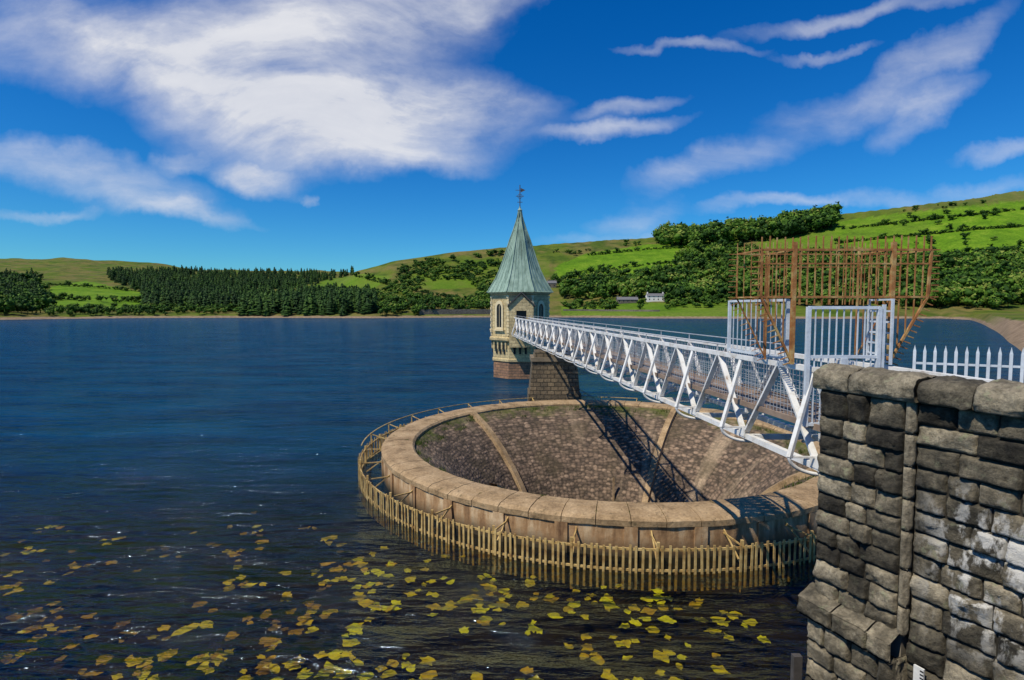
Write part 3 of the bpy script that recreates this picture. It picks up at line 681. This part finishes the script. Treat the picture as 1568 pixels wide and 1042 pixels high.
for yc,w1_,w2_,wp_ in ((13.0,.05,.09,.024),(14.1,.03,.04,.016)):
    out_=[(6.57,8.2),(5.81,9.73),(5.81,10.82),(9.75,10.82),(9.70,9.73),(8.87,8.2)]
    xo=-.111*(yc-13)
    O=[(x+xo,yc,z) for x,z in out_]
    for i in range(5): cg.beam(O[i],O[i+1],w1_)
    cg.beam((5.81+xo,yc,9.73),(9.70+xo,yc,9.73),w1_*.9); cg.beam((5.81+xo,yc,10.5),(9.75+xo,yc,10.5),w1_*.7)
    for xx_ in (6.57,8.87): cg.beam((xx_+xo,yc,8.15),(xx_+xo,yc,11.0),w2_)
    for i in range(23):
        xx_=5.81+3.94*i/22
        zb=9.55 if 6.57<xx_<8.87 else (9.73-(1.53*(xx_-5.81)/.76) if xx_<=6.57 else 8.2+1.53*(xx_-8.87)/.85)
        cg.beam((xx_+xo,yc,zb),(xx_+xo+random.uniform(-.015,.015),yc,11.12+random.uniform(-.04,.04)),wp_)
    for i in range(13):
        tt=i/12
        for (pa,pb,dx) in (((6.57,8.2),(5.81,9.73),-1),((8.87,8.2),(9.70,9.73),1)):
            x=pa[0]+(pb[0]-pa[0])*tt; z=pa[1]+(pb[1]-pa[1])*tt; cg.beam((x+xo,yc,z),(x+xo+dx*.2,yc,z-.07),wp_)
        if i<9:
            z=9.73+1.09*i/8; cg.beam((5.81+xo,yc,z),(5.6+xo,yc,z),wp_); cg.beam((9.74+xo,yc,z),(9.95+xo,yc,z),wp_)
for x,z in [(5.81,9.73),(5.81,10.82),(9.75,10.82),(9.70,9.73),(6.57,10.82),(8.87,10.82)]:
    cg.beam((x,13.0,z),(x-.12,14.1,z),.035)
cg.obj('anti_climb_cage',[rust])
pal=MB(); p=Vector((8.95,12.3,0)); q_=Vector((12.2,10.6,0)); k=20
for i in range(k+1):
    r=p.lerp(q_,i/k); d=(q_-p).normalized()*.028
    pal.beam(r+Vector((0,0,6.9)),r+Vector((0,0,8.52)),.056,.02,up=(.5,.86,0))
    pal.add([r-d+Vector((0,0,8.52)),r+d+Vector((0,0,8.52)),r+Vector((0,0,8.66))],[(0,1,2)])
for z in (8.25,7.2): pal.beam(p+Vector((0,.04,z)),q_+Vector((0,.04,z)),.045)
pal.obj('palisade_fence',[pw])

# ---------------------------------------------------------------- abutment wall in rock-faced stone
m,t,b=newmat('rock_faced_gritstone',0.92)
g=t.n('ShaderNodeNewGeometry').outputs['Position']; at_=t.n('ShaderNodeAttribute',attribute_name='tint').outputs['Fac']
n=noise_(t,g,2.2,8,.65); f=noise_(t,g,16,7,.7)
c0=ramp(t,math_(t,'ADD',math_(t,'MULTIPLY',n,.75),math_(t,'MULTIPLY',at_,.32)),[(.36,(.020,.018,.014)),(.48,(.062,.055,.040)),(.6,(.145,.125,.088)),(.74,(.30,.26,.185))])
c0=mix(t,.75,c0,ramp(t,f,[(.3,(.3,)*3),(.7,(1.7,)*3)]),'MULTIPLY')
sz=t.n('ShaderNodeSeparateXYZ'); t.l(g,sz.inputs[0])
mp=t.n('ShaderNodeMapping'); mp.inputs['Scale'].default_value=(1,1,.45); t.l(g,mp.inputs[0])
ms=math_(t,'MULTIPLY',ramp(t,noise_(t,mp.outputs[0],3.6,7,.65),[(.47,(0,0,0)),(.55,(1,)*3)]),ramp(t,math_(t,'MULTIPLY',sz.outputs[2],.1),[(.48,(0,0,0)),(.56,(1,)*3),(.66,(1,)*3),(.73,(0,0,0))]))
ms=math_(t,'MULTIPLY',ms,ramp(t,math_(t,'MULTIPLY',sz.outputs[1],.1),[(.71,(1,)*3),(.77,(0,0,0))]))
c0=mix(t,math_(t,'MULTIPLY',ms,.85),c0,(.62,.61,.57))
li=ramp(t,noise_(t,g,4.5,6,.7),[(.58,(0,0,0)),(.66,(.75,)*3)]); c0=mix(t,math_(t,'MULTIPLY',li,at_),c0,(.25,.26,.16))
t.l(c0,b.inputs['Base Color']); bump(t,b,math_(t,'ADD',f,math_(t,'MULTIPLY',noise_(t,g,45,5,.7),.5)),1.0,.035); rock=m
mortar=simple('old_mortar',[(0.3,(.012,.011,.008)),(.7,(.035,.03,.022))],6)
P0=Vector((5.04,9.0,0)); D_=Vector((.4103,-.912,0)); N_=Vector((-.912,-.4103,0)); 
WV=[];WF=[];WT=[];WM=[]
def stone(O,d,n,u0,u1,z0,z1,tint_,bulge=.07,nx=16,ny=11,rough_=.085):
    i0=len(WV); g_=.007; u0+=g_+random.uniform(0,.004);u1-=g_;z0+=g_;z1-=g_+random.uniform(0,.004)
    fac=[(random.uniform(-1.2,1.2),random.uniform(-1.2,1.2),random.uniform(.6,1.15)) for _ in range(4)]
    for j in range(ny+1):
        for i in range(nx+1):
            s=i/nx;t_=j/ny
            s=.5-.5*math.cos(math.pi*s); t_=.5-.5*math.cos(math.pi*t_)
            ed=min(min(s,1-s)*(u1-u0),min(t_,1-t_)*(z1-z0)); e=min(1,ed/.026)
            p=O+d*(u0+(u1-u0)*s)+Vector((0,0,z0+(z1-z0)*t_))
            nz=mn.noise(p*6)*.7+.6*mn.noise(p*15)+.45*mn.noise(p*34)
            pl=min(c_+a_*(s-.5)+b_*(t_-.5) for a_,b_,c_ in fac)
            k=(e**.5)*(bulge*(max(pl,.1)+.15)+nz*rough_*.5)-.04*(1-e)
            p=p+n*k
            if 0<i<nx and 0<j<ny: p=p+d*mn.noise(p*9)*.008
            else: p=p+(d*mn.noise(p*8)+Vector((0,0,mn.noise(p*7+Vector((9,0,0))))))*.006
            WV.append(tuple(p)); WT.append(tint_)
    w=nx+1
    for j in range(ny):
        for i in range(nx): WF.append((i0+j*w+i,i0+j*w+i+1,i0+(j+1)*w+i+1,i0+(j+1)*w+i)); WM.append(0)
def mquad(pts):
    i0=len(WV); 
    for p in pts: WV.append(tuple(p)); WT.append(.3)
    WF.append(tuple(range(i0,i0+len(pts)))); WM.append(1)
def wallface(O,d,n,L0,z0,z1,lo=.28,hi=.62,hires=None,bulge=.07,hh=(.27,.33),back=True):
    z=z0
    while z<z1-.05:
        h=random.uniform(*hh); 
        if z1-(z+h)<.2: h=z1-z
        u=0
        while u<L0-.02:
            w=random.uniform(lo,hi)
            if L0-(u+w)<.22: w=L0-u
            far=hires is not None and u>hires
            stone(O,d,n,u,u+w,z,z+h,random.random(),bulge*random.uniform(.6,1.5),4 if far else 16,3 if far else 11)
            u+=w
        z+=h
    mquad([O-n*.03+Vector((0,0,z0)),O+d*L0-n*.03+Vector((0,0,z0)),O+d*L0-n*.03+Vector((0,0,z1)),O-n*.03+Vector((0,0,z1))])
ZC=8.17; PR_=.10
wallface(P0,D_,N_,1.31,4.75,ZC,.3,.6)
z=4.75                                   # smooth dressed arris stones closing the end pier; paler tint stands in for sunlight
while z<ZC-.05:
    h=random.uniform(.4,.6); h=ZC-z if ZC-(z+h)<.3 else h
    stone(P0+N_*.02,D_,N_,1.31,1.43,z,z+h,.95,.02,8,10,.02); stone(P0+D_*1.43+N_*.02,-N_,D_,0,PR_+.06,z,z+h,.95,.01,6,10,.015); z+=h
mquad([P0+D_*1.28-N_*.03+Vector((0,0,4.75)),P0+D_*1.42-N_*.03+Vector((0,0,4.75)),P0+D_*1.42-N_*.03+Vector((0,0,ZC)),P0+D_*1.28-N_*.03+Vector((0,0,ZC))])
wallface(P0+D_*1.43-N_*PR_,D_,N_,10.2,-1,ZC,.35,.75,hires=3.0,hh=(.29,.36))
wallface(P0+N_*.14,D_,N_,1.42,-1,4.45,.3,.6)
wallface(P0+D_*1.42+N_*.14,-N_,D_,PR_+.2,-1,4.45,.2,.34,bulge=.015)
wallface(P0-N_*5.5,N_,-D_,5.5,-1,6.7,.35,.7,hires=0)
u=0
while u<1.4:
    w=min(random.uniform(.42,.6),1.5-u)
    if 1.5-(u+w)<.25: w=1.5-u
    O=P0+N_*.28
    stone(O,D_,N_,u-.1,u+w-.1,4.42,4.72,random.uniform(.3,.8),.03)
    i0=len(WV)
    for j in range(6):
        for i in range(7):
            s=i/6; tt=j/5; p=O+D_*(u-.1+.012+(w-.024)*s)-N_*(.36*tt)+Vector((0,0,4.71+.14*tt)); p.z+=mn.noise(p*6)*.03; p+=N_*mn.noise(p*8)*.02
            WV.append(tuple(p)); WT.append(.7)
    for j in range(5):
        for i in range(6): WF.append((i0+j*7+i,i0+j*7+i+1,i0+(j+1)*7+i+1,i0+(j+1)*7+i)); WM.append(0)
    u+=w
mquad([P0+N_*.25-D_*.1+Vector((0,0,4.40)),P0+N_*.25+D_*1.4+Vector((0,0,4.40)),P0+D_*1.4+Vector((0,0,4.40)),P0-D_*.1+Vector((0,0,4.40))])
mquad([P0+N_*.26-D_*.1+Vector((0,0,4.40)),P0-D_*.1+Vector((0,0,4.40)),P0-D_*.1+Vector((0,0,4.85)),P0+N_*.26-D_*.1+Vector((0,0,4.70))])
def coping(O,d,n,L0,w0=.42,w1=.7):
    prof=[(.08,0),(.12,.04),(.13,.2),(.07,.30),(-.08,.355),(-.3,.37),(-.5,.34),(-.6,.22),(-.62,0)]
    u=0
    while u<L0-.01:
        w=random.uniform(w0,w1)
        if L0-(u+w)<.3: w=L0-u
        i0=len(WV); nu=14; hz=random.uniform(-.015,.02); ti_=random.uniform(.45,1); pf=[]
        for a_ in range(len(prof)-1):
            for k in range(4): 
                q1=prof[a_];q2=prof[a_+1]; pf.append((q1[0]+(q2[0]-q1[0])*k/4,q1[1]+(q2[1]-q1[1])*k/4))
        pf.append(prof[-1]); m_=len(pf)
        for i in range(nu+1):
            s=i/nu; e=1-abs(2*s-1)**20; uu=u+.006+(w-.012)*s
            for (o_,z_) in pf:
                p=O+d*uu+n*(-.25+(o_+.25)*(1-.07*(1-e)))+Vector((0,0,ZC+z_*(1-.08*(1-e))+hz*(z_>.02)))
                nz=mn.noise(p*3.5)*.04+mn.noise(p*9)*.03+mn.noise(p*22)*.02
                p+=Vector((0,0,nz*(z_>.02)))+n*(mn.noise(p*4+Vector((5,5,5)))*.035+mn.noise(p*14)*.02)
                WV.append(tuple(p)); WT.append(ti_)
        for i in range(nu):
            for j in range(m_-1): WF.append((i0+i*m_+j,i0+(i+1)*m_+j,i0+(i+1)*m_+j+1,i0+i*m_+j+1)); WM.append(0)
        for e_ in (0,nu): WF.append(tuple(i0+e_*m_+j for j in range(m_))); WM.append(0)
        u+=w
coping(P0-D_*.08,D_,N_,1.56); coping(P0+D_*1.49-N_*.03,D_,N_,10.1)
me=bpy.data.meshes.new('abutment_wall'); me.from_pydata(WV,[],WF); me.materials.append(rock); me.materials.append(mortar)
me.polygons.foreach_set('material_index',WM); me.polygons.foreach_set('use_smooth',[mm==0 for mm in WM])
a_=me.attributes.new('tint','FLOAT','POINT'); a_.data.foreach_set('value',WT)
aw=bpy.data.objects.new('abutment_wall',me); S.collection.objects.link(aw)
cb=MB()
def pt(u,w): v=P0+D_*u-N_*w; return (v.x,v.y)
cb.prism([pt(.05,.06),pt(1.36,.06),pt(1.36,.28),pt(11.6,.28),pt(11.6,5.4),pt(.05,5.4)],-2,ZD,0)
cb.prism([pt(.06,.07),pt(1.35,.07),pt(1.35,.29),pt(11.5,.29),pt(11.5,.6),pt(.06,.6)],ZD+.002,ZC+.05,0)
c_=cb.obj('core_and_walkway',[simple('old_concrete',[(0.3,(.14,.12,.09)),(.7,(.26,.23,.18))],1.5)]); c_.parent=aw
db=MB(); db.box(-60,10.4,-8,-1.2,-8,7.6); db.box(-60,9.4,-1.6,-1.15,7.602,8.3)
db.obj('dam_wall',[pierm])
pb=MB(); bx,by=P0.x-.33,P0.y-.15
pb.beam((bx,by,-1),(bx,by,3.75),.14,.1); pb.beam((bx,by,3.3),(bx+.4,by+.1,3.3),.06); pb.obj('steel_post',[iron])
gbm=MB(); O=P0+D_*1.62+N_*(.13-PR_+.06)
gw=simple('gauge_white',[(0.3,(.5,.5,.48)),(.7,(.65,.65,.62))],3)
q1=O+D_*.0;q2=O+D_*.13
gbm.add([q1+Vector((0,0,1)),q2+Vector((0,0,1)),q2+Vector((0,0,4.5)),q1+Vector((0,0,4.5))]+[p-N_*.03 for p in (q1+Vector((0,0,1)),q2+Vector((0,0,1)),q2+Vector((0,0,4.5)),q1+Vector((0,0,4.5)))],[(0,1,2,3),(4,5,1,0),(5,6,2,1),(6,7,3,2),(7,4,0,3)],0)
for i in range(70):
    z=1+i*.05; w=.09 if i%5==0 else .045
    gbm.add([q2-D_*w+N_*.004+Vector((0,0,z)),q2+N_*.004+Vector((0,0,z)),q2+N_*.004+Vector((0,0,z+.022)),q2-D_*w+N_*.004+Vector((0,0,z+.022))],[(0,1,2,3)],1)
gbm.obj('gauge_board',[gw,dark])

# ---------------------------------------------------------------- pondweed patches just under the surface
PV=[];PF=[];PT=[]
cnt=0
while cnt<360:
    y=random.uniform(12.5,27); x=random.uniform(-22,7.5)
    if y>18 and random.random()<(y-18)/8: continue
    if math.hypot(x-SC[0],y-SC[1])<15.6: continue
    if mn.noise(Vector((x*.2,y*.3,0)))<-.25: continue
    cnt+=1; base_t=random.uniform(.5,1) if x>-6 else random.uniform(.05,.75)
    for c in range(random.choice([1,1,2,3])):
        px_=x+random.gauss(0,.27); py_=y+random.gauss(0,.27); r0=random.uniform(.11,.24); k=12; i0=len(PV); a0=random.uniform(0,6.28); el=random.uniform(.6,.95)
        sd0=random.uniform(0,100); corners=random.choice([3,4,4,5])
        for j in range(k):
            th=2*math.pi*j/k; r=r0*(1+.18*math.cos(corners*th)+mn.noise(Vector((math.cos(th)*1.5,math.sin(th)*1.5,sd0)))*.6); dx,dy=r*math.cos(th),r*math.sin(th)*el
            PV.append((px_+dx*math.cos(a0)-dy*math.sin(a0),py_+dx*math.sin(a0)+dy*math.cos(a0),-.14-.1*(c/4)+random.uniform(-.01,.01))); PT.append(min(1,max(0,base_t+random.uniform(-.12,.12))))
        PF.append(tuple(i0+j for j in range(k)))
me=bpy.data.meshes.new('pondweed'); me.from_pydata(PV,[],PF)
a_=me.attributes.new('tint','FLOAT','POINT'); a_.data.foreach_set('value',PT)
m,t,b=newmat('pondweed_leaf',.8,spec=.2); g=t.n('ShaderNodeNewGeometry').outputs['Position']
at_=t.n('ShaderNodeAttribute',attribute_name='tint').outputs['Fac']
t.l(mix(t,.4,ramp(t,at_,[(0,(.16,.10,.03)),(.45,(.42,.30,.035)),(1,(.58,.66,.04))]),ramp(t,noise_(t,g,9,4),[(.3,(.4,)*3),(.7,(1.4,)*3)]),'MULTIPLY'),b.inputs['Base Color'])
me.materials.append(m); S.collection.objects.link(bpy.data.objects.new('pondweed',me))
